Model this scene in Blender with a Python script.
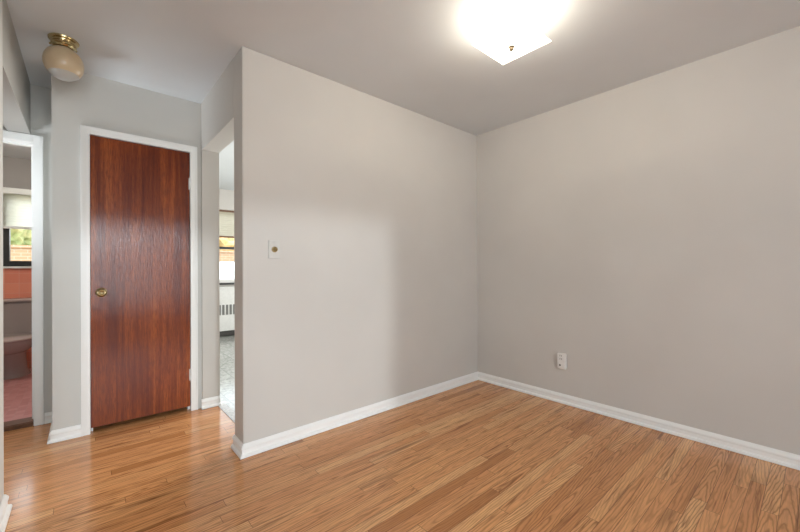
import bpy, bmesh, math, random
from mathutils import Vector, Matrix, noise
random.seed(4)
for o in list(bpy.data.objects):
    bpy.data.objects.remove(o)
S = bpy.context.scene
C = S.collection

# ------------------------------------------------------------------ camera, sky, sun, daylight, added fills, exposure
cam_d = bpy.data.cameras.new('camera')
cam = bpy.data.objects.new('camera', cam_d)
C.objects.link(cam)
cam_d.sensor_width = 36.0
cam_d.lens = 362.6 / 800 * 36
cam_d.shift_y = 1.6 / 800
cam_d.clip_start = 0.02
cam.location = (0, 0, 1.125)
cam.rotation_euler = (Matrix.Rotation(-math.radians(41.025), 4, 'Z') @ Matrix.Rotation(math.radians(90.05), 4, 'X')
                      @ Matrix.Rotation(-math.radians(0.214), 4, 'Z')).to_euler()
S.camera = cam

W = bpy.data.worlds.new('sky')
S.world = W
W.use_nodes = True
bg = W.node_tree.nodes['Background']
bg.inputs[0].default_value = (0.86, 0.93, 1.0, 1)
bg.inputs[1].default_value = 5.0

sun_d = bpy.data.lights.new('sun', 'SUN')
sun = bpy.data.objects.new('sun', sun_d)
C.objects.link(sun)
sun_d.energy = 0.95
sun_d.angle = math.radians(3.0)
sun_d.color = (0.86, 0.94, 1.0)
sun.rotation_euler = Vector((0.62, 4.846, -0.55)).to_track_quat('-Z', 'Y').to_euler()


def daylight(name, loc, aim, sx, sz, watts, col=(0.90, 0.96, 1.0), spread=180):
    d = bpy.data.lights.new(name, 'AREA')
    d.shape = 'RECTANGLE'
    d.size, d.size_y = sx, sz
    d.energy = watts
    d.color = col
    d.spread = math.radians(spread)
    o = bpy.data.objects.new(name, d)
    C.objects.link(o)
    o.location = loc
    o.rotation_euler = Vector(aim).to_track_quat('-Z', 'Y').to_euler()
    return o


daylight('daylight_living_room', (0.15, -2.80, 1.2), (-0.06, 1, 0.02), 2.2, 1.7, 17, spread=125)
daylight('daylight_living_side', (-3.14, -1.0, 1.4), (1, 0, 0), 1.8, 1.3, 15)
daylight('hall_fill', (-1.45, 3.10, 1.05), (1, 0.35, 0.7), 0.55, 0.5, 5, (0.85, 0.93, 1.0), 64)  # added fill to lift the hall ceiling, no window known there
daylight('daylight_kitchen', (4.25, 3.9, 1.5), (-1, 0, 0), 1.5, 1.1, 130, (1.0, 0.985, 0.95))
pl = bpy.data.lights.new('bathroom_fill', 'POINT')  # added fill point that brightens the bathroom, no fixture behind it
pl.energy = 18
pl.color = (1.0, 0.93, 0.82)
pl.shadow_soft_size = 0.09
plo = bpy.data.objects.new('bathroom_fill', pl)
C.objects.link(plo)
plo.location = (-0.55, 4.45, 2.22)

S.view_settings.view_transform = 'Standard'
S.view_settings.look = 'None'
S.view_settings.gamma = 1.0
S.view_settings.use_curve_mapping = False
S.view_settings.exposure = 0.0


# ------------------------------------------------------------------ materials
class NT:
    def __init__(s, name):
        s.m = bpy.data.materials.new(name)
        s.m.use_nodes = True
        s.t = s.m.node_tree
        s.b = s.t.nodes['Principled BSDF']
        s.out = s.t.nodes['Material Output']

    def n(s, typ, **kw):
        x = s.t.nodes.new(typ)
        for k, v in kw.items():
            setattr(x, k, v)
        return x

    def put(s, sock, v):
        if isinstance(v, bpy.types.NodeSocket):
            s.t.links.new(v, sock)
        else:
            sock.default_value = v

    def math(s, op, a, b=0.0, c=0.0):
        x = s.n('ShaderNodeMath', operation=op)
        s.put(x.inputs[0], a)
        s.put(x.inputs[1], b)
        s.put(x.inputs[2], c)
        return x.outputs[0]

    def xyz(s, x, y, z):
        c = s.n('ShaderNodeCombineXYZ')
        s.put(c.inputs[0], x); s.put(c.inputs[1], y); s.put(c.inputs[2], z)
        return c.outputs[0]

    def pos(s):
        t = s.n('ShaderNodeTexCoord')
        p = s.n('ShaderNodeSeparateXYZ')
        s.t.links.new(t.outputs['Object'], p.inputs[0])
        return p.outputs[0], p.outputs[1], p.outputs[2], t.outputs['Object']

    def noise(s, vec, scale=5.0, detail=3.0, rough=0.5, dist=0.0):
        x = s.n('ShaderNodeTexNoise')
        s.put(x.inputs['Vector'], vec)
        x.inputs['Scale'].default_value = scale
        x.inputs['Detail'].default_value = detail
        x.inputs['Roughness'].default_value = rough
        x.inputs['Distortion'].default_value = dist
        return x.outputs[0]

    def ramp(s, f, stops):
        x = s.n('ShaderNodeValToRGB')
        e = x.color_ramp.elements
        while len(e) < len(stops):
            e.new(0.5)
        for i, (p, c) in enumerate(stops):
            e[i].position = p
            e[i].color = tuple(c) + (1,)
        s.put(x.inputs[0], f)
        return x.outputs[0]

    def mix(s, f, a, b, mode='MIX'):
        x = s.n('ShaderNodeMix', data_type='RGBA', blend_type=mode)
        s.put(x.inputs[0], f)
        for k, v in ((6, a), (7, b)):
            if isinstance(v, tuple) and len(v) == 3:
                v = v + (1,)
            s.put(x.inputs[k], v)
        return x.outputs[2]

    def bump(s, h, strength=0.2, dist=0.01):
        x = s.n('ShaderNodeBump')
        x.inputs['Strength'].default_value = strength
        x.inputs['Distance'].default_value = dist
        s.put(x.inputs['Height'], h)
        s.t.links.new(x.outputs[0], s.b.inputs['Normal'])

    def set(s, **kw):
        for k, v in kw.items():
            k = {'col': 'Base Color', 'rough': 'Roughness', 'metal': 'Metallic', 'coat': 'Coat Weight',
                 'coat_r': 'Coat Roughness', 'spec': 'Specular IOR Level', 'trans': 'Transmission Weight'}[k]
            if isinstance(v, tuple) and len(v) == 3:
                v = v + (1,)
            s.put(s.b.inputs[k], v)
        return s


def paint(name, col, rough=0.55, var=0.03, bumps=0.06):
    t = NT(name)
    x, y, z, v = t.pos()
    f = t.noise(v, 1.3, 3)
    c2 = tuple(max(0, c * (1 - 2 * var)) for c in col)
    t.set(col=t.ramp(f, [(0.35, c2), (0.65, col)]), rough=rough, spec=0.3)
    t.bump(t.noise(v, 160, 2), bumps, 0.002)
    return t.m


def plain(name, col, rough=0.4, metal=0.0, var=0.08, scale=30, spec=0.5):
    t = NT(name)
    x, y, z, v = t.pos()
    c2 = tuple(max(0, c * (1 - var)) for c in col)
    t.set(col=t.ramp(t.noise(v, scale, 2), [(0.3, c2), (0.7, col)]), rough=rough, metal=metal, spec=spec)
    return t.m


def make_oak():
    t = NT('oak_strip_floor')
    x, y, z, v = t.pos()
    bw = 0.0575
    ry = t.math('DIVIDE', y, bw)
    row = t.math('FLOOR', ry)
    fy = t.math('SUBTRACT', ry, row)
    wr = t.n('ShaderNodeTexWhiteNoise', noise_dimensions='1D')
    t.put(wr.inputs['W'], row)
    off = t.math('MULTIPLY', wr.outputs[0], 7.3)
    ln = t.math('MULTIPLY_ADD', wr.outputs[0], 0.7, 0.85)
    rx = t.math('DIVIDE', t.math('ADD', x, off), ln)
    colm = t.math('FLOOR', rx)
    fx = t.math('SUBTRACT', rx, colm)
    wb = t.n('ShaderNodeTexWhiteNoise', noise_dimensions='2D')
    t.put(wb.inputs['Vector'], t.xyz(row, colm, 0.0))
    rnd = wb.outputs[0]
    seed = t.math('MULTIPLY', rnd, 37.0)
    # tone of each strip
    base = t.ramp(rnd, [(0.0, (0.53, 0.225, 0.082)), (0.15, (0.69, 0.312, 0.125)), (0.5, (0.78, 0.375, 0.155)),
                        (0.85, (0.82, 0.415, 0.175)), (1.0, (0.89, 0.50, 0.23))])
    # cathedral figure: nested arcs of flat-sawn growth rings, different in every strip
    wt = t.n('ShaderNodeTexWhiteNoise', noise_dimensions='2D')
    t.put(wt.inputs['Vector'], t.xyz(colm, t.math('ADD', row, 91.7), 0.0))
    tilt = t.math('MULTIPLY', t.math('SUBTRACT', wt.outputs[0], 0.5), 17.0)
    warp = t.noise(t.xyz(t.math('MULTIPLY', x, 3.2), t.math('MULTIPLY', y, 16.0), seed), 1.0, 3, 0.55)
    yl = t.math('ADD', t.math('SUBTRACT', fy, 0.5), t.math('MULTIPLY', t.math('SUBTRACT', rnd, 0.5), 1.3))
    arc = t.math('SQRT', t.math('MULTIPLY_ADD', yl, yl, 0.03))
    g = t.math('ADD', t.math('MULTIPLY', arc, 5.0), t.math('MULTIPLY', x, tilt))
    g = t.math('ADD', g, t.math('MULTIPLY', warp, 3.4))
    rings = t.math('MULTIPLY_ADD', t.math('SINE', t.math('MULTIPLY', g, 6.283)), 0.5, 0.5)
    rings = t.math('POWER', rings, 3.0)
    fine = t.noise(t.xyz(t.math('MULTIPLY', x, 6.0), t.math('MULTIPLY', y, 130.0), seed), 1.0, 3, 0.65)
    pores = t.ramp(fine, [(0.40, (0, 0, 0)), (0.62, (1, 1, 1))])
    amt = t.math('MULTIPLY', rings, t.math('MULTIPLY_ADD', wt.outputs[0], 0.40, 0.35))
    c = t.mix(amt, base, (0.27, 0.105, 0.032))
    c = t.mix(t.math('MULTIPLY', pores, 0.30), c, (0.30, 0.125, 0.042))
    # knots and dark streaks
    sk = t.noise(t.xyz(t.math('MULTIPLY', x, 2.2), t.math('MULTIPLY', y, 48.0), t.math('ADD', seed, 11.0)), 1.0, 3, 0.6, 0.6)
    sf = t.ramp(sk, [(0.58, (0, 0, 0)), (0.70, (1, 1, 1))])
    c = t.mix(t.math('MULTIPLY', sf, 0.80), c, (0.22, 0.082, 0.027))
    kn = t.noise(t.xyz(t.math('MULTIPLY', x, 1.4), t.math('MULTIPLY', y, 14.0), seed), 1.0, 1.5, 0.5)
    kf = t.ramp(kn, [(0.63, (0, 0, 0)), (0.76, (1, 1, 1))])
    c = t.mix(t.math('MULTIPLY', kf, 0.65), c, (0.14, 0.055, 0.022))
    # joints
    e1 = t.math('LESS_THAN', fy, 0.04)
    e2 = t.math('LESS_THAN', t.math('MULTIPLY', fx, ln), 0.0022)
    joint = t.math('MAXIMUM', e1, e2)
    c = t.mix(t.math('MULTIPLY', joint, 0.75), c, (0.10, 0.04, 0.018))
    big = t.noise(v, 2.2, 3)
    rgh = t.math('MULTIPLY_ADD', big, 0.16, 0.10)
    t.set(col=c, rough=rgh, spec=0.45)
    h = t.math('SUBTRACT', t.math('MULTIPLY', big, 0.5), t.math('ADD', t.math('MULTIPLY', joint, 0.5), t.math('MULTIPLY', pores, 0.10)))
    t.bump(h, 0.10, 0.003)
    return t.m


def make_mahogany():
    t = NT('varnished_mahogany')
    x, y, z, v = t.pos()
    g = t.noise(t.xyz(t.math('MULTIPLY', x, 26.0), y, t.math('MULTIPLY', z, 0.9)), 1.0, 5, 0.62, 0.4)
    wide = t.noise(t.xyz(t.math('MULTIPLY', x, 5.5), y, t.math('MULTIPLY', z, 0.8)), 1.0, 2, 0.5)
    f = t.math('ADD', t.math('MULTIPLY', g, 0.55), t.math('MULTIPLY', wide, 0.45))
    c = t.ramp(f, [(0.32, (0.075, 0.013, 0.005)), (0.44, (0.16, 0.030, 0.008)), (0.55, (0.28, 0.062, 0.014)),
                   (0.70, (0.46, 0.135, 0.032))])
    fl = t.noise(t.xyz(t.math('MULTIPLY', x, 170.0), y, t.math('MULTIPLY', z, 14.0)), 1.0, 3, 0.7)
    ff = t.ramp(fl, [(0.44, (0, 0, 0)), (0.62, (1, 1, 1))])
    c = t.mix(t.math('MULTIPLY', ff, 0.55), c, (0.07, 0.014, 0.008))
    patch = t.noise(v, 3.4, 4, 0.6)
    t.set(col=c, rough=t.math('MULTIPLY_ADD', patch, 0.20, 0.06), spec=0.34)
    h = t.math('ADD', t.math('MULTIPLY', fl, 0.75), t.math('MULTIPLY', t.noise(v, 60, 3), 0.22))
    t.bump(h, 0.55, 0.003)
    return t.m


def make_tiles(name, axis, size, cols, grout, rough=0.2, gw=0.04):
    t = NT(name)
    x, y, z, v = t.pos()
    a, b = {'xy': (x, y), 'xz': (x, z), 'yz': (y, z)}[axis]
    ra, rb = t.math('DIVIDE', a, size), t.math('DIVIDE', b, size)
    ia, ib = t.math('FLOOR', ra), t.math('FLOOR', rb)
    wn = t.n('ShaderNodeTexWhiteNoise', noise_dimensions='2D')
    t.put(wn.inputs['Vector'], t.xyz(ia, ib, 0.0))
    c = t.ramp(wn.outputs[0], cols)
    fa, fb = t.math('SUBTRACT', ra, ia), t.math('SUBTRACT', rb, ib)
    j = t.math('MAXIMUM', t.math('LESS_THAN', fa, gw), t.math('LESS_THAN', fb, gw))
    t.set(col=t.mix(j, c, grout), rough=rough)
    t.bump(t.math('SUBTRACT', 1.0, j), 0.2, 0.002)
    return t.m


def make_vinyl():
    t = NT('mottled_vinyl')
    x, y, z, v = t.pos()
    f = t.noise(v, 26, 4, 0.7)
    c = t.ramp(f, [(0.35, (0.22, 0.23, 0.215)), (0.5, (0.40, 0.41, 0.385)), (0.65, (0.54, 0.55, 0.52))])
    ra, rb = t.math('FRACT', t.math('DIVIDE', x, 0.23)), t.math('FRACT', t.math('DIVIDE', y, 0.23))
    j = t.math('MAXIMUM', t.math('LESS_THAN', ra, 0.03), t.math('LESS_THAN', rb, 0.03))
    t.set(col=t.mix(j, c, (0.24, 0.26, 0.24)), rough=0.16)
    t.bump(f, 0.15, 0.003)
    return t.m


def make_blind(name, c1, c2, thru):
    t = NT(name)
    x, y, z, v = t.pos()
    w = t.noise(t.xyz(t.math('MULTIPLY', x, 8.0), y, t.math('MULTIPLY', z, 300.0)), 1.0, 2)
    c = t.ramp(w, [(0.3, c1), (0.7, c2)])
    d = t.n('ShaderNodeBsdfDiffuse')
    tr = t.n('ShaderNodeBsdfTranslucent')
    mx = t.n('ShaderNodeMixShader')
    t.put(d.inputs[0], c); t.put(tr.inputs[0], c)
    mx.inputs[0].default_value = thru
    t.t.links.new(d.outputs[0], mx.inputs[1]); t.t.links.new(tr.outputs[0], mx.inputs[2])
    t.t.links.new(mx.outputs[0], t.out.inputs[0])
    return t.m


def make_glass():
    t = NT('window_glass')
    x, y, z, v = t.pos()
    tr = t.n('ShaderNodeBsdfTransparent')
    gl = t.n('ShaderNodeBsdfGlossy')
    gl.inputs['Roughness'].default_value = 0.02
    fr = t.n('ShaderNodeFresnel')
    fr.inputs[0].default_value = 1.3
    t.put(tr.inputs[0], t.ramp(t.noise(v, 2, 1), [(0.3, (0.95, 0.97, 0.96)), (0.7, (0.97, 0.98, 0.98))]))
    mx = t.n('ShaderNodeMixShader')
    t.t.links.new(fr.outputs[0], mx.inputs[0])
    t.t.links.new(tr.outputs[0], mx.inputs[1]); t.t.links.new(gl.outputs[0], mx.inputs[2])
    t.t.links.new(mx.outputs[0], t.out.inputs[0])
    return t.m


def make_lit_glass():
    """frosted glass of the burning ceiling light: lets the bulbs through and glows"""
    t = NT('lit_frosted_glass')
    x, y, z, v = t.pos()
    f = t.noise(v, 40, 2)
    tr = t.n('ShaderNodeBsdfTranslucent')
    t.put(tr.inputs[0], t.ramp(f, [(0.3, (0.90, 0.90, 0.84)), (0.7, (0.95, 0.95, 0.90))]))
    em = t.n('ShaderNodeEmission')
    em.inputs[0].default_value = (1.0, 0.955, 0.85, 1)
    em.inputs[1].default_value = SHADE_GLOW
    tp = t.n('ShaderNodeBsdfTransparent')
    mt = t.n('ShaderNodeMixShader')
    mt.inputs[0].default_value = 0.3
    t.t.links.new(tr.outputs[0], mt.inputs[1]); t.t.links.new(tp.outputs[0], mt.inputs[2])
    ad = t.n('ShaderNodeAddShader')
    t.t.links.new(mt.outputs[0], ad.inputs[0]); t.t.links.new(em.outputs[0], ad.inputs[1])
    t.t.links.new(ad.outputs[0], t.out.inputs[0])
    return t.m


def make_brick():
    t = NT('peach_brick')
    x, y, z, v = t.pos()
    b = t.n('ShaderNodeTexBrick')
    t.put(b.inputs['Vector'], t.xyz(x, z, 0.0))
    b.inputs['Scale'].default_value = 1.0
    b.inputs['Brick Width'].default_value = 0.22
    b.inputs['Row Height'].default_value = 0.075
    b.inputs['Mortar Size'].default_value = 0.008
    b.inputs['Color1'].default_value = (0.42, 0.24, 0.13, 1)
    b.inputs['Color2'].default_value = (0.48, 0.28, 0.16, 1)
    b.inputs['Mortar'].default_value = (0.48, 0.38, 0.28, 1)
    t.set(col=b.outputs[0], rough=0.9)
    return t.m


def make_leaves(name, stops):
    t = NT(name)
    x, y, z, v = t.pos()
    t.set(col=t.ramp(t.noise(v, 3.5, 3), stops), rough=0.7)
    return t.m


SHADE_GLOW = 0.7
M = {}
M['wall'] = paint('warm_grey_wall_paint', (0.60, 0.575, 0.535))
M['ceiling'] = paint('ceiling_paint', (0.705, 0.735, 0.755), 0.7)
M['hallwall'] = paint('hall_wall_paint', (0.60, 0.595, 0.56), 0.55, 0.03, 0.0)
M['shaded_hall'] = paint('shade_darkened_paint', (0.40, 0.385, 0.355), 0.55, 0.03, 0.0)  # hall paint darkened: header shade put into the colour, lamps leave it bright
M['trim'] = paint('white_trim_enamel', (0.86, 0.86, 0.835), 0.32, 0.015, 0.02)
M['oak'] = make_oak()
M['mahogany'] = make_mahogany()
M['brass'] = plain('brass', (0.64, 0.50, 0.26), 0.22, 1.0, 0.2, 18)
M['antique'] = plain('antique_brass', (0.50, 0.40, 0.23), 0.33, 1.0, 0.2, 18)
M['hinge'] = plain('painted_hinge', (0.70, 0.69, 0.66), 0.35, 0.0)
M['white_plastic'] = plain('white_plastic', (0.80, 0.79, 0.76), 0.35)
M['dark_plastic'] = plain('dark_slots', (0.06, 0.055, 0.05), 0.5)
M['grille'] = plain('grille_slots', (0.16, 0.16, 0.15), 0.5)
M['plate'] = plain('painted_switch_plate', (0.60, 0.59, 0.555), 0.4)
M['finial'] = plain('finial_brass', (0.10, 0.065, 0.03), 0.5, 0.0)
M['vinyl'] = make_vinyl()
M['pinkfloor'] = make_tiles('pink_floor_tile', 'xy', 0.05, [(0, (0.64, 0.25, 0.23)), (0.5, (0.70, 0.31, 0.29)), (1, (0.76, 0.38, 0.36))], (0.66, 0.40, 0.38), 0.3)
M['salmon'] = make_tiles('salmon_wall_tile', 'xz', 0.108, [(0, (0.80, 0.26, 0.17)), (1, (0.85, 0.31, 0.20))], (0.80, 0.40, 0.30), 0.2, 0.03)
M['salmon_y'] = make_tiles('salmon_wall_tile_side', 'yz', 0.108, [(0, (0.60, 0.22, 0.15)), (1, (0.68, 0.28, 0.19))], (0.62, 0.36, 0.28), 0.2, 0.03)
M['mauve'] = plain('mauve_porcelain', (0.38, 0.315, 0.30), 0.12, 0.0, 0.04, 4)
M['mauve_seat'] = plain('mauve_seat', (0.58, 0.47, 0.44), 0.15, 0.0, 0.04, 4)
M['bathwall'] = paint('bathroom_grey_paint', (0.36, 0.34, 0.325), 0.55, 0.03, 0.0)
M['blackframe'] = plain('black_window_frame', (0.025, 0.024, 0.024), 0.4)
M['blind'] = make_blind('cream_blind_fabric', (0.95, 0.92, 0.78), (0.97, 0.95, 0.83), 0.86)
M['kitchen_blind'] = make_blind('heavy_cream_blind_fabric', (0.52, 0.48, 0.385), (0.56, 0.52, 0.42), 0.5)
M['glass'] = make_glass()
M['lit'] = make_lit_glass()
M['white_metal'] = plain('white_enamel_metal', (0.74, 0.745, 0.72), 0.35)
M['chrome'] = plain('chrome', (0.7, 0.7, 0.7), 0.15, 1.0)
M['threshold'] = plain('walnut_threshold', (0.22, 0.105, 0.055), 0.35, 0.0, 0.4, 40)
M['terrazzo'] = plain('speckled_stone', (0.72, 0.71, 0.69), 0.3, 0.0, 0.5, 60)
M['brick'] = make_brick()
M['vinylfence'] = plain('white_fence', (0.86, 0.86, 0.85), 0.5)
M['ground'] = plain('dry_lawn', (0.35, 0.36, 0.22), 0.9, 0.0, 0.4, 3)
M['amber'] = make_leaves('amber_leaves', [(0.3, (0.30, 0.15, 0.04)), (0.5, (0.50, 0.32, 0.12)), (0.7, (0.55, 0.42, 0.22))])
M['green'] = make_leaves('olive_leaves', [(0.3, (0.16, 0.20, 0.06)), (0.5, (0.30, 0.30, 0.12)), (0.7, (0.42, 0.36, 0.16))])
M['bark'] = plain('bark', (0.20, 0.15, 0.11), 0.9, 0.0, 0.4, 12)


def make_globe(name, c1, c2):
    t = NT(name)
    x, y, z, v = t.pos()
    t.set(col=t.ramp(t.noise(v, 9, 3), [(0.3, c1), (0.7, c2)]), rough=0.28, spec=0.5, trans=0.0)
    t.b.inputs['Subsurface Weight'].default_value = 0.35
    t.b.inputs['Subsurface Radius'].default_value = (0.06, 0.05, 0.035)
    return t.m


M['amber_globe'] = make_globe('amber_frosted_globe', (0.50, 0.385, 0.245), (0.56, 0.44, 0.29))
M['grey_globe'] = make_globe('clear_grey_globe_base', (0.40, 0.385, 0.355), (0.44, 0.425, 0.39))


# ------------------------------------------------------------------ mesh helpers
class MB:
    def __init__(s):
        s.v, s.f = [], []

    def box(s, x0, x1, y0, y1, z0, z1):
        i = len(s.v)
        s.v += [(x, y, z) for z in (z0, z1) for y in (y0, y1) for x in (x0, x1)]
        s.f += [tuple(i + k for k in q) for q in ((0, 2, 3, 1), (4, 5, 7, 6), (0, 1, 5, 4), (2, 6, 7, 3), (0, 4, 6, 2), (1, 3, 7, 5))]
        return s

    def lathe(s, prof, seg=32, mat=None, sx=1.0, sy=1.0):
        mat = mat or Matrix()
        i0 = len(s.v)
        n = len(prof)
        for r, z in prof:
            for k in range(seg):
                a = 2 * math.pi * k / seg
                s.v.append(tuple(mat @ Vector((r * sx * math.cos(a), r * sy * math.sin(a), z))))
        for j in range(n - 1):
            for k in range(seg):
                a, b = i0 + j * seg + k, i0 + j * seg + (k + 1) % seg
                s.f.append((a, b, b + seg, a + seg))
        s.f.append(tuple(i0 + k for k in reversed(range(seg))))
        s.f.append(tuple(i0 + (n - 1) * seg + k for k in range(seg)))
        return s

    def loops(s, rings, caps=True):
        i0 = len(s.v)
        m = len(rings[0])
        for r in rings:
            s.v += [tuple(p) for p in r]
        for j in range(len(rings) - 1):
            for k in range(m):
                a, b = i0 + j * m + k, i0 + j * m + (k + 1) % m
                s.f.append((a, b, b + m, a + m))
        if caps:
            s.f.append(tuple(i0 + k for k in reversed(range(m))))
            s.f.append(tuple(i0 + (len(rings) - 1) * m + k for k in range(m)))
        return s

    def build(s, name, mat, parent=None, bevel=0.0, smooth=False, seg=2):
        me = bpy.data.meshes.new(name)
        me.from_pydata(s.v, [], s.f)
        bm = bmesh.new()
        bm.from_mesh(me)
        bmesh.ops.recalc_face_normals(bm, faces=bm.faces)
        if bevel:
            ed = [e for e in bm.edges if len(e.link_faces) == 2 and e.calc_face_angle(0) > 0.6]
            bmesh.ops.bevel(bm, geom=ed, offset=bevel, segments=seg, affect='EDGES', clamp_overlap=True)
        bm.to_mesh(me)
        bm.free()
        me.materials.append(mat)
        if smooth:
            for p in me.polygons:
                p.use_smooth = True
            me.set_sharp_from_angle(angle=math.radians(40))
        o = bpy.data.objects.new(name, me)
        C.objects.link(o)
        if parent:
            o.parent = parent
        return o


def tag(o, label, cat, kind=None, group=None):
    o['label'] = label
    o['category'] = cat
    if kind:
        o['kind'] = kind
    if group:
        o['group'] = group
    return o


def thing(name, label, cat, loc=(0, 0, 0), group=None, kind=None):
    o = bpy.data.objects.new(name, None)
    o.empty_display_size = 0.1
    C.objects.link(o)
    o.location = loc
    return tag(o, label, cat, kind, group)


def struct(name, mb, mat, label, cat, bevel=0.0):
    return tag(mb.build(name, mat, None, bevel), label, cat, 'structure')


def sweep(path, prof):
    """profile (offset to the right of the walking direction, z) swept along a mitred 2-D polyline"""
    mb = MB()
    P = [Vector(p) for p in path]
    rings = []
    for i, p in enumerate(P):
        d0 = (p - P[i - 1]).normalized() if i else None
        d1 = (P[i + 1] - p).normalized() if i < len(P) - 1 else None
        d0 = d0 or d1
        d1 = d1 or d0
        n0, n1 = Vector((d0.y, -d0.x)), Vector((d1.y, -d1.x))
        m = (n0 + n1).normalized()
        m = m / max(0.2, m.dot(n0))
        rings.append([(p.x + m.x * o, p.y + m.y * o, z) for o, z in prof])
    return mb.loops(rings)


BASE = [(0.0, 0.003), (0.025, 0.003), (0.0245, 0.010), (0.021, 0.018), (0.0125, 0.023), (0.0115, 0.026), (0.0115, 0.046), (0.0150, 0.051),
        (0.0155, 0.058), (0.0125, 0.066), (0.006, 0.075), (0.004, 0.078), (0.0, 0.078)]


def skirting(name, path, label):
    return struct(name, sweep(path, BASE), M['trim'], label, 'baseboard')


# ------------------------------------------------------------------ the setting
H = 2.4565
struct('floor', MB().box(-3.1, 3.12, -2.72, 2.41, -0.12, 0).box(-1.42, 0.841, 2.41, 3.74, -0.12, 0),
       M['oak'], 'glossy honey oak strip floor running through room and hall', 'floor')
struct('floor_kitchen', MB().box(0.841, 4.12, 2.41, 6.68, -0.12, 0.003), M['vinyl'], 'pale mottled vinyl floor beyond the open passage', 'floor')
struct('floor_bathroom', MB().box(-1.42, 0.713, 3.82, 5.85, -0.12, 0.03), M['pinkfloor'], 'pink mosaic tile floor of the bathroom', 'floor')
struct('ceiling', MB().box(-3.1, 4.12, -2.72, 6.68, H, H + 0.15), M['ceiling'], 'light grey painted plaster ceiling', 'ceiling')
struct('ceiling_bathroom', MB().box(-1.30, 0.713, 3.82, 5.72, 2.34, H), M['ceiling'], 'lower pale ceiling above the bathroom window', 'ceiling')

struct('wall_right', MB().box(2.989, 3.12, -2.72, 2.248, 0, H), M['wall'], 'warm grey wall carrying the white outlet', 'wall')
struct('wall_middle', MB().box(0.713, 3.12, 2.248, 2.415, 0, H), M['wall'], 'warm grey wall carrying the switch with brass knob', 'wall', 0.004)
struct('wall_passage', MB().box(0.713, 0.841, 2.415, 3.239, 2.08, H).box(0.713, 0.841, 3.239, 6.53, 0, H), M['wall'],
       'grey wall with the open passage into the kitchen', 'wall')
DX0, DX1, DZ = 0.014, 0.648, 2.061
YC, YH = 3.261, 3.70
struct('wall_closet', MB().box(-0.160, DX0, YC, YC + .113, 0, H).box(DX1, 0.713, YC, YC + .113, 0, H).box(DX0, DX1, YC, YC + .113, DZ, H)
       .box(-0.160, -0.05, YC + .113, YH, 0, H), M['hallwall'], 'grey wall around the brown closet door', 'wall')
BX0, BX1, BZ = -0.98, -0.262, 2.055
struct('wall_bathroom', MB().box(BX1, 0.713, YH, YH + .12, 0, H).box(-1.42, BX0, YH, YH + .12, 0, H).box(BX0, BX1, YH, YH + .12, BZ, H),
       M['hallwall'], 'shaded grey hall wall around the bathroom doorway', 'wall')
struct('wall_left', MB().box(-0.405, -0.285, 2.28, 2.48, 0, H), M['hallwall'], 'grey wall edge at the hall opening', 'wall')
struct('wall_header', MB().box(-0.405, -0.290, 2.48, YH, 2.09, H), M['shaded_hall'],
       'header over the side hall opening, hall paint darkened as shade', 'wall')
struct('wall_side_hall', MB().box(-1.42, -1.30, 1.30, 2.80, 0, H).box(-1.42, -1.30, 3.42, YH, 0, H).box(-1.42, -1.30, 2.80, 3.42, 0, 0.75).box(-1.42, -1.30, 2.80, 3.42, 1.35, H).box(-3.1, -0.72, 1.18, 1.30, 0, H).box(-0.72, -0.60, 0.95, 2.36, 0, H)  # unseen; return wall placed to block side light, opening cut for the fill
       .box(-0.72, -0.405, 2.36, 2.48, 0, H), M['hallwall'], 'grey wall closing the side hall', 'wall')
# living room behind the camera: window openings
struct('wall_back', MB().box(-3.1, -0.95, -2.72, -2.6, 0, H).box(1.25, 2.989, -2.72, -2.6, 0, H).box(-0.95, 1.25, -2.72, -2.6, 0, 0.35)
       .box(-0.95, 1.25, -2.72, -2.6, 2.05, H), M['wall'], 'grey wall behind the camera with a tall window', 'wall')
struct('wall_living_room', MB().box(-3.1, -2.98, -2.6, -1.9, 0, H).box(-3.1, -2.98, -0.1, 1.18, 0, H).box(-3.1, -2.98, -1.9, -0.1, 0, 0.75)
       .box(-3.1, -2.98, -1.9, -0.1, 2.05, H), M['wall'], 'grey side wall of the living room with a wide window', 'wall')
# kitchen
KX0, KX1, KZ0, KZ1 = 1.30, 2.70, 0.885, 2.115
struct('wall_kitchen', MB().box(0.713, KX0, 6.53, 6.68, 0, H).box(KX1, 4.12, 6.53, 6.68, 0, H).box(KX0, KX1, 6.53, 6.68, 0, KZ0)
       .box(KX0, KX1, 6.53, 6.68, KZ1, H), M['wall'], 'pale wall around the kitchen window', 'wall')
struct('wall_kitchen_side', MB().box(4.0, 4.12, 2.41, 3.15, 0, H).box(4.0, 4.12, 4.65, 6.53, 0, H).box(4.0, 4.12, 3.15, 4.65, 0, 0.95)
       .box(4.0, 4.12, 3.15, 4.65, 2.05, H).box(3.12, 4.12, 2.29, 2.41, 0, H), M['wall'], 'pale side wall of the kitchen', 'wall')
# bathroom
WX0, WX1, WZ0, WZ1 = -0.665, 0.20, 1.145, 1.965
YB = 5.72
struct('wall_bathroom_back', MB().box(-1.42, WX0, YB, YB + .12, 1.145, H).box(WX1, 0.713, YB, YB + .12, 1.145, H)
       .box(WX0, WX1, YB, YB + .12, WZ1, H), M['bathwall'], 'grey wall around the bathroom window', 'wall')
struct('wall_bathroom_tile', MB().box(-1.42, 0.713, YB - 0.008, YB + .12, 0, 1.138), M['salmon'], 'salmon wall tile under the bathroom window', 'wall')
struct('wall_bathroom_side', MB().box(-1.42, -1.30, 3.82, YB - .008, 0, H), M['hallwall'], 'grey side wall of the bathroom', 'wall')

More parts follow.
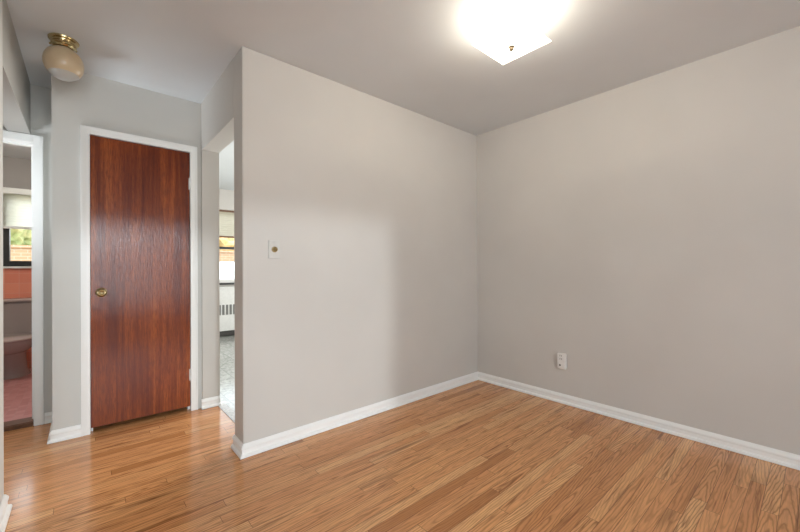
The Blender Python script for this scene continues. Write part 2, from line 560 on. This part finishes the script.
# ------------------------------------------------------------------ trim
skirting('baseboard_middle', [(0.713, 2.415), (0.713, 2.248), (2.989, 2.248), (2.989, -2.6)], 'white baseboard round the switch wall and outlet wall')
skirting('baseboard_passage', [(0.703, 3.239), (0.841, 3.239)], 'short white baseboard between closet door and kitchen passage')
skirting('baseboard_closet', [(-0.160, YH), (-0.160, YC), (-0.019, YC)], 'white baseboard at the corner left of the closet door')
skirting('baseboard_bathroom', [(-0.222, YH), (-0.160, YH)], 'white baseboard right of the bathroom doorway')


def base_left():
    # walk so that the room is on the right-hand side
    return skirting('baseboard_left', [(-0.405, 2.28), (-0.285, 2.28), (-0.285, 2.48), (-0.405, 2.48)], 'white baseboard on the near left wall end')


def flip(path):
    return path[::-1]


base_left()


def casing(name, x0, x1, ztop, yface, w, label):
    """casing on a wall facing -Y, opening x0..x1, height ztop: two legs and a head with a raised back band"""
    mb = MB()
    for a, b in ((x0 - w, x0), (x1, x1 + w)):
        mb.box(a, b, yface - 0.014, yface, 0, ztop + w)
    mb.box(x0, x1, yface - 0.014, yface, ztop, ztop + w)
    for a, b in ((x0 - w, x0 - w + 0.014), (x1 + w - 0.014, x1 + w)):
        mb.box(a, b, yface - 0.019, yface - 0.014, 0, ztop + w)
    mb.box(x0 - w + 0.014, x1 + w - 0.014, yface - 0.019, yface - 0.014, ztop + w - 0.014, ztop + w)
    return struct(name, mb, M['trim'], label, 'door casing', 0.0025)


casing('trim_1', 0.028, 0.634, 2.048, YC, 0.048, 'white casing around the brown closet door')
struct('trim_2', MB().box(DX0, 0.028, YC, YC + .113, 0, DZ).box(0.634, DX1, YC, YC + .113, 0, DZ).box(0.028, 0.634, YC, YC + .113, 2.048, DZ)
       .box(0.028, 0.042, YC + .045, YC + .085, 0, 2.048).box(0.620, 0.634, YC + .045, YC + .085, 0, 2.048).box(0.042, 0.620, YC + .045, YC + .085, 2.036, 2.048),
       M['trim'], 'white jamb lining inside the closet door casing', 'door jamb')
casing('trim_3', -0.962, -0.278, 2.035, YH, 0.053, 'white casing around the bathroom doorway')
struct('trim_4', MB().box(BX0, -0.962, YH, YH + .12, 0, BZ).box(-0.278, BX1, YH, YH + .12, 0, BZ).box(-0.962, -0.278, YH, YH + .12, 2.035, BZ)
       .box(-0.291, -0.278, YH + .055, YH + .095, 0, 2.035).box(-0.949, -0.291, YH + .055, YH + .095, 2.022, 2.035).box(-0.962, -0.949, YH + .055, YH + .095, 0, 2.035),
       M['trim'], 'white jamb lining of the bathroom doorway', 'door jamb', 0.0015)
struct('trim_5', MB().box(-0.962, -0.278, YH - .008, YH + .122, 0.0, 0.034), M['threshold'], 'dark wood threshold under the bathroom doorway', 'threshold', 0.006)
struct('trim_6', MB().box(0.822, 0.882, 2.415, 3.239, 0.0, 0.0045), M['terrazzo'], 'speckled threshold strip in the kitchen passage', 'threshold', 0.001)

# closet door
d = thing('door_1', 'glossy reddish brown slab closet door with brass knob', 'door', (0.331, YC + 0.0065, 0.034), None, 'structure')
MB().box(-0.3005, 0.3005, 0, 0.035, 0, 2.010).build('door_leaf', M['mahogany'], d, 0.002)
rot = Matrix.Rotation(math.radians(90), 4, 'X')
kx, kz = -0.243, 0.928
kn = MB().lathe([(0.033, 0.0), (0.033, 0.003), (0.029, 0.007), (0.016, 0.009), (0.012, 0.012)], 32, Matrix.Translation((kx, 0, kz)) @ rot)
kr = kn.build('rosette', M['antique'], d, 0, True)
MB().lathe([(0.011, 0.010), (0.011, 0.026), (0.018, 0.032), (0.0255, 0.040), (0.027, 0.049), (0.0235, 0.057), (0.018, 0.0605), (0.016, 0.0585), (0.009, 0.053),
            (0.001, 0.051)], 32, Matrix.Translation((kx, 0, kz)) @ rot).build('knob', M['antique'], d, 0, True)
for hz in (0.25, 1.763):
    mb = MB().box(0.293, 0.3035, -0.0015, 0.002, hz - 0.045, hz + 0.045)
    mb.lathe([(0.005, -0.046), (0.0062, -0.043), (0.0062, 0.043), (0.005, 0.046)], 14, Matrix.Translation((0.302, -0.005, hz)))
    mb.lathe([(0.0035, 0.046), (0.005, 0.049), (0.003, 0.054)], 10, Matrix.Translation((0.302, -0.005, hz)))
    mb.build('hinge', M['hinge'], d, 0, False)


# ------------------------------------------------------------------ windows
def window(name, label, x0, x1, z0, z1, yin, yout, rail, mat, deep=0.05):
    """sash window in a wall whose room face is at y = yin"""
    ym = (yin + yout) / 2
    w = thing(name, label, 'window', ((x0 + x1) / 2, ym, z0), None, 'structure')
    cx = (x0 + x1) / 2
    a, b, h = x0 - cx, x1 - cx, z1 - z0
    fw = 0.052
    f = MB().box(a, a + fw, -0.04, 0.04, 0, h).box(b - fw, b, -0.04, 0.04, 0, h).box(a + fw, b - fw, -0.04, 0.04, 0, 0.06)
    f.box(a + fw, b - fw, -0.04, 0.04, h - 0.05, h)
    for r in rail:
        f.box(a + fw, b - fw, -0.03, 0.03, r - z0 - 0.02, r - z0 + 0.02)
    f.build('window_frame', mat, w, 0.003)
    MB().box(a + fw - 0.005, b - fw + 0.005, -0.003, 0.003, 0.05, h - 0.04).build('pane', M['glass'], w)
    return w, cx, ym


w1, cx, ym = window('window_1', 'black framed bathroom window with trees outside', WX0, WX1, WZ0 + 0.012, WZ1, YB, YB + 0.12, [], M['blackframe'])
MB().box(WX0 - 0.06 - cx, WX1 + 0.06 - cx, YB - 0.04 - ym, YB + 0.02 - ym, -0.022, 0.0).build('sill', M['trim'], w1, 0.003)
MB().box(WX0 - 0.05 - cx, WX1 + 0.05 - cx, YB - 0.012 - ym, YB - ym, WZ1 - WZ0 - 0.014, WZ1 - WZ0 + 0.03).build('head_trim', M['trim'], w1, 0.003)
w2, cx2, ym2 = window('window_2', 'dark railed kitchen window above the convector cover', KX0, KX1, KZ0, KZ1, 6.53, 6.68, [], M['trim'])
MB().box(KX0 + 0.05 - cx2, KX1 - 0.05 - cx2, -0.045, 0.035, 1.455 - KZ0, 1.493 - KZ0).build('meeting_rail', M['blackframe'], w2, 0.003)
MB().box(KX0 - 0.05 - cx2, KX1 + 0.05 - cx2, 6.49 - ym2, 6.57 - ym2, -0.03, 0.0).build('sill', M['blackframe'], w2, 0.003)


def blind(name, label, x0, x1, y, ztop, zbot, rod, cloth):
    o = thing(name, label, 'blind', ((x0 + x1) / 2, y, zbot), 'window blinds')
    h = (x1 - x0) / 2
    hh = ztop - zbot
    # softly pleated cloth of real thickness
    rings_f, rings_b = [], []
    n = 24
    mb = MB()
    for k in range(n + 1):
        z = hh * k / n
        dy = 0.0008 * (1 if k % 2 else -1)
        mb.v += [(-h, dy, z), (h, dy, z)]
    for k in range(n):
        mb.f.append((2 * k, 2 * k + 1, 2 * k + 3, 2 * k + 2))
    c = mb.build('cloth', cloth, o)
    MB().box(-h, h, -0.012, 0.012, hh - 0.005, hh + 0.022).build('head_rail', rod, o, 0.003)
    MB().box(-h, h, -0.010, 0.010, -0.026, 0.002).build('bottom_rail', rod, o, 0.003)
    return o


blind('window_blind', 'cream blind half drawn over the bathroom window', WX0 - 0.02, WX1 + 0.02, YB - 0.026, WZ1 - 0.02, 1.590, M['trim'], M['blind'])
blind('window_blind', 'cream blind half drawn over the kitchen window', KX0 + 0.01, KX1 - 0.01, 6.535, KZ1 - 0.03, 1.672, M['threshold'], M['kitchen_blind'])

# ------------------------------------------------------------------ kitchen convector
cv = thing('radiator_cover', 'white convector cover with slotted grille under the kitchen window', 'radiator', (1.92, 6.505, 0))
hw = 0.62
MB().box(-hw, hw, -0.125, 0, 0.10, 0.80).box(-hw, -hw + 0.03, -0.125, 0, 0.003, 0.10).box(hw - 0.03, hw, -0.125, 0, 0.003, 0.10).build('cabinet', M['white_metal'], cv, 0.006)
MB().box(-hw - 0.01, hw + 0.01, -0.14, 0, 0.80, 0.822).build('top', M['white_metal'], cv, 0.005)
MB().box(-hw + 0.02, hw - 0.02, -0.131, -0.125, 0.60, 0.66).build('upper_ledge', M['white_metal'], cv, 0.002)
g = MB()
x = -hw + 0.06
while x < hw - 0.08:
    g.box(x, x + 0.036, -0.128, -0.1245, 0.365, 0.53)
    x += 0.056
g.build('grille', M['grille'], cv)
MB().box(-hw + 0.03, hw - 0.03, -0.09, -0.02, 0.02, 0.09).build('heating_element', M['dark_plastic'], cv)

# ------------------------------------------------------------------ toilet
tl = thing('toilet', 'mauve grey porcelain toilet under the bathroom window', 'toilet', (-0.565, YB - 0.008, 0.03))


def oval(cx, cy, rx, ry, z, n=32, front=1.0):
    pts = []
    for k in range(n):
        a = 2 * math.pi * k / n
        sx, sy = math.cos(a), math.sin(a)
        if sy < 0:
            sy *= front
        pts.append((cx + rx * sx, cy + ry * sy, z))
    return pts


bowl = MB().loops([oval(0, -0.40, 0.075, 0.11, 0.255), oval(0, -0.42, 0.125, 0.165, 0.27), oval(0, -0.435, 0.160, 0.20, 0.305),
                   oval(0, -0.445, 0.182, 0.225, 0.355), oval(0, -0.445, 0.19, 0.235, 0.395), oval(0, -0.445, 0.15, 0.19, 0.395), oval(0, -0.445, 0.10, 0.13, 0.30)])
bowl.build('bowl', M['mauve'], tl, 0, True)
MB().loops([oval(0, -0.24, 0.135, 0.19, 0.0), oval(0, -0.24, 0.128, 0.185, 0.02), oval(0, -0.24, 0.112, 0.17, 0.06), oval(0, -0.26, 0.105, 0.17, 0.16),
            oval(0, -0.30, 0.105, 0.18, 0.24), oval(0, -0.34, 0.11, 0.18, 0.29)]).build('pedestal', M['mauve'], tl, 0, True)
MB().loops([oval(0, -0.44, 0.19, 0.24, 0.398), oval(0, -0.44, 0.197, 0.247, 0.405), oval(0, -0.44, 0.197, 0.247, 0.416), oval(0, -0.44, 0.185, 0.235, 0.424)]
           ).build('seat', M['mauve_seat'], tl, 0, True)
MB().box(-0.235, 0.235, -0.205, -0.01, 0.40, 0.755).build('tank', M['mauve'], tl, 0.02, True, 3)
MB().box(-0.245, 0.245, -0.215, -0.006, 0.755, 0.785).build('tank_lid', M['mauve_seat'], tl, 0.01, True, 3)
MB().box(-0.13, 0.13, -0.24, -0.02, 0.30, 0.40).build('shelf', M['mauve'], tl, 0.01)
MB().lathe([(0.012, 0), (0.012, 0.03), (0.018, 0.034), (0.018, 0.05)], 14, Matrix.Translation((0.20, -0.06, 0.10)) @ rot).build('supply_valve', M['chrome'], tl)

# ------------------------------------------------------------------ lamps
LX, LY = 1.691, 1.047
lm = thing('ceiling_light', 'lit square frosted glass ceiling light with small brass finial', 'ceiling light', (LX, LY, H))
MB().box(-0.075, 0.075, -0.075, 0.075, -0.007, 0).build('pan', M['white_metal'], lm, 0.002)
n = 16
sh = MB()
hs = 0.144


def shade_z(u, v):
    r = max(abs(u), abs(v))
    q = (u * u + v * v) / 2
    return -0.174 + 0.018 * r ** 2


for layer in (0, 1):
    for j in range(n + 1):
        for i in range(n + 1):
            u, v = 2 * i / n - 1, 2 * j / n - 1
            sh.v.append((hs * u, hs * v, shade_z(u, v) + 0.003 * layer))
N = (n + 1) ** 2
for j in range(n):
    for i in range(n):
        a = j * (n + 1) + i
        sh.f.append((a, a + 1, a + n + 2, a + n + 1))
        sh.f.append((N + a, N + a + n + 1, N + a + n + 2, N + a + 1))
for i in range(n):
    for a, b in ((i, i + 1), (n * (n + 1) + i, n * (n + 1) + i + 1), (i * (n + 1), (i + 1) * (n + 1)), (i * (n + 1) + n, (i + 1) * (n + 1) + n)):
        sh.f.append((a, b, b + N, a + N))
sh.build('glass_shade', M['lit'], lm, 0, True)
MB().lathe([(0.015, -0.172), (0.016, -0.177), (0.009, -0.180), (0.012, -0.186), (0.012, -0.192), (0.005, -0.197)], 20).build('finial', M['finial'], lm, 0, True)
MB().lathe([(0.004, -0.173), (0.004, -0.02)], 12).build('stem', M['finial'], lm)
LAMP_W = 16.5
for k, (bx, by) in enumerate(((-0.05, -0.05), (0.05, 0.05))):
    pd = bpy.data.lights.new('bulb_light', 'POINT')
    pd.energy = LAMP_W / 2
    pd.color = (1.0, 0.90, 0.74)
    pd.shadow_soft_size = 0.022
    po = bpy.data.objects.new('bulb_light', pd)
    C.objects.link(po)
    po.parent = lm
    po.location = (bx, by, -0.075)

gl = thing('globe_light', 'unlit amber globe light with brass base on the hall ceiling', 'ceiling light', (-0.088, 2.866, H))
MB().lathe([(0.066, 0.0), (0.069, -0.004), (0.067, -0.011), (0.056, -0.015), (0.053, -0.024), (0.058, -0.031), (0.057, -0.038), (0.050, -0.042), (0.045, -0.05)], 40
           ).build('brass_base', M['brass'], gl, 0, True)
R, zc = 0.0905, -0.138
cut = math.radians(-41)
up = [(R * math.cos(a), zc + 1.04 * R * math.sin(a)) for a in [cut + (math.radians(62) - cut) * k / 16 for k in range(17)]]
MB().lathe(up, 44).build('globe', M['amber_globe'], gl, 0, True)
lo = [(R * math.cos(a), zc + 1.04 * R * math.sin(a)) for a in [math.radians(-89) + (cut - math.radians(-89)) * k / 12 for k in range(13)]]
MB().lathe(lo, 44).build('globe_bottom', M['grey_globe'], gl, 0, True)['label'] = 'greyish clear bottom of the globe'
for a in (0.6, 2.7, 4.8):
    MB().lathe([(0.003, 0.050), (0.003, 0.062), (0.006, 0.063), (0.006, 0.068)], 12,
               Matrix.Rotation(a, 4, 'Z') @ Matrix.Translation((0, 0, -0.030)) @ Matrix.Rotation(math.radians(90), 4, 'Y')).build('thumb_screw', M['brass'], gl)

# ------------------------------------------------------------------ small wall fittings
sw = thing('dimmer_switch', 'pale wall switch plate with round brass dimmer knob', 'light switch', (0.901, 2.248, 1.244))
MB().box(-0.036, 0.036, -0.010, 0, -0.058, 0.058).build('plate', M['plate'], sw, 0.003, False, 3)
MB().lathe([(0.0185, 0.009), (0.0185, 0.015), (0.0165, 0.023), (0.014, 0.0255), (0.002, 0.026)], 28, rot).build('knob', M['brass'], sw, 0, True)
for z in (-0.042, 0.042):
    MB().lathe([(0.003, 0.009), (0.003, 0.0115), (0.001, 0.0117)], 12, Matrix.Translation((0, 0, z)) @ rot).build('screw', M['plate'], sw)

ot = thing('wall_outlet', 'white boxy outlet adapter on the right hand grey wall above baseboard', 'outlet', (2.989, 1.379, 0.354))
MB().box(-0.006, 0, -0.035, 0.035, -0.057, 0.057).build('cover_plate', M['plate'], ot, 0.002)
MB().box(-0.036, -0.006, -0.034, 0.036, -0.064, 0.064).build('adapter_body', M['white_plastic'], ot, 0.005, False, 3)
mb = MB()
for z in (0.044, 0.018):
    for y in (0.010, -0.004):
        mb.box(-0.0366, -0.035, y, y + 0.0035, z - 0.006, z + 0.006)
mb.build('slots', M['dark_plastic'], ot)
MB().lathe([(0.0075, 0.034), (0.0075, 0.0372), (0.002, 0.0375)], 18, Matrix.Translation((0, 0.012, -0.034)) @ Matrix.Rotation(math.radians(-90), 4, 'Y')).build('button', M['dark_plastic'], ot)

# ------------------------------------------------------------------ outside
struct('ground', MB().box(-30, 30, 6.7, 45, -0.5, -0.3), M['ground'], 'dry lawn outside the windows', 'ground')
bw = MB().box(-12, 14, 12.0, 12.25, -0.3, 1.62).box(-12.05, 14.05, 11.96, 12.29, 1.62, 1.68)
struct('wall_garden', bw, M['brick'], 'peach brick garden wall beyond the windows', 'wall')
fe = thing('garden_fence', 'white board fence in the yard outside the kitchen window', 'fence', (3.5, 10.0, -0.3))
f = MB()
x = -2.6
while x < 2.6:
    f.box(x, x + 0.14, -0.012, 0.012, 0.05, 1.60)
    x += 0.15
f.box(-2.6, 2.6, 0.012, 0.05, 0.3, 0.4).box(-2.6, 2.6, 0.012, 0.05, 1.2, 1.3)
f.build('boards', M['vinylfence'], fe)
for px in (-2.65, 0, 2.65):
    MB().box(px - 0.05, px + 0.05, 0.05 if px == 0 else -0.05, 0.15 if px == 0 else 0.05, 0, 1.68).build('post', M['vinylfence'], fe)


def tree(loc, h, r, mat, label, seed):
    t = thing('tree', label, 'tree', loc, 'trees beyond the garden wall')
    rnd = random.Random(seed)
    MB().lathe([(0.14, 0), (0.11, h * 0.3), (0.08, h * 0.7), (0.02, h * 0.9)], 12).build('trunk', M['bark'], t, 0, True)
    bm = bmesh.new()
    for k in range(11):
        a, q = rnd.uniform(0, 6.28), rnd.uniform(0, 0.7) * r
        p = Vector((math.cos(a) * q, math.sin(a) * q, h * rnd.uniform(0.45, 0.95)))
        res = bmesh.ops.create_icosphere(bm, subdivisions=3, radius=r * rnd.uniform(0.35, 0.55), matrix=Matrix.Translation(p))
        for v in res['verts']:
            d = noise.noise(v.co * 4.0) * 0.22 * r + noise.noise(v.co * 11.0) * 0.1 * r
            v.co += (v.co - p).normalized() * d
    me = bpy.data.meshes.new('crown')
    bm.to_mesh(me)
    bm.free()
    me.materials.append(mat)
    o = bpy.data.objects.new('crown', me)
    C.objects.link(o)
    o.parent = t


tree((-1.7, 15.0, -0.3), 3.0, 1.1, M['green'], 'olive green tree seen through the bathroom window', 1)
tree((4.3, 15.0, -0.3), 3.6, 1.3, M['amber'], 'amber leaved tree seen through the kitchen window', 2)
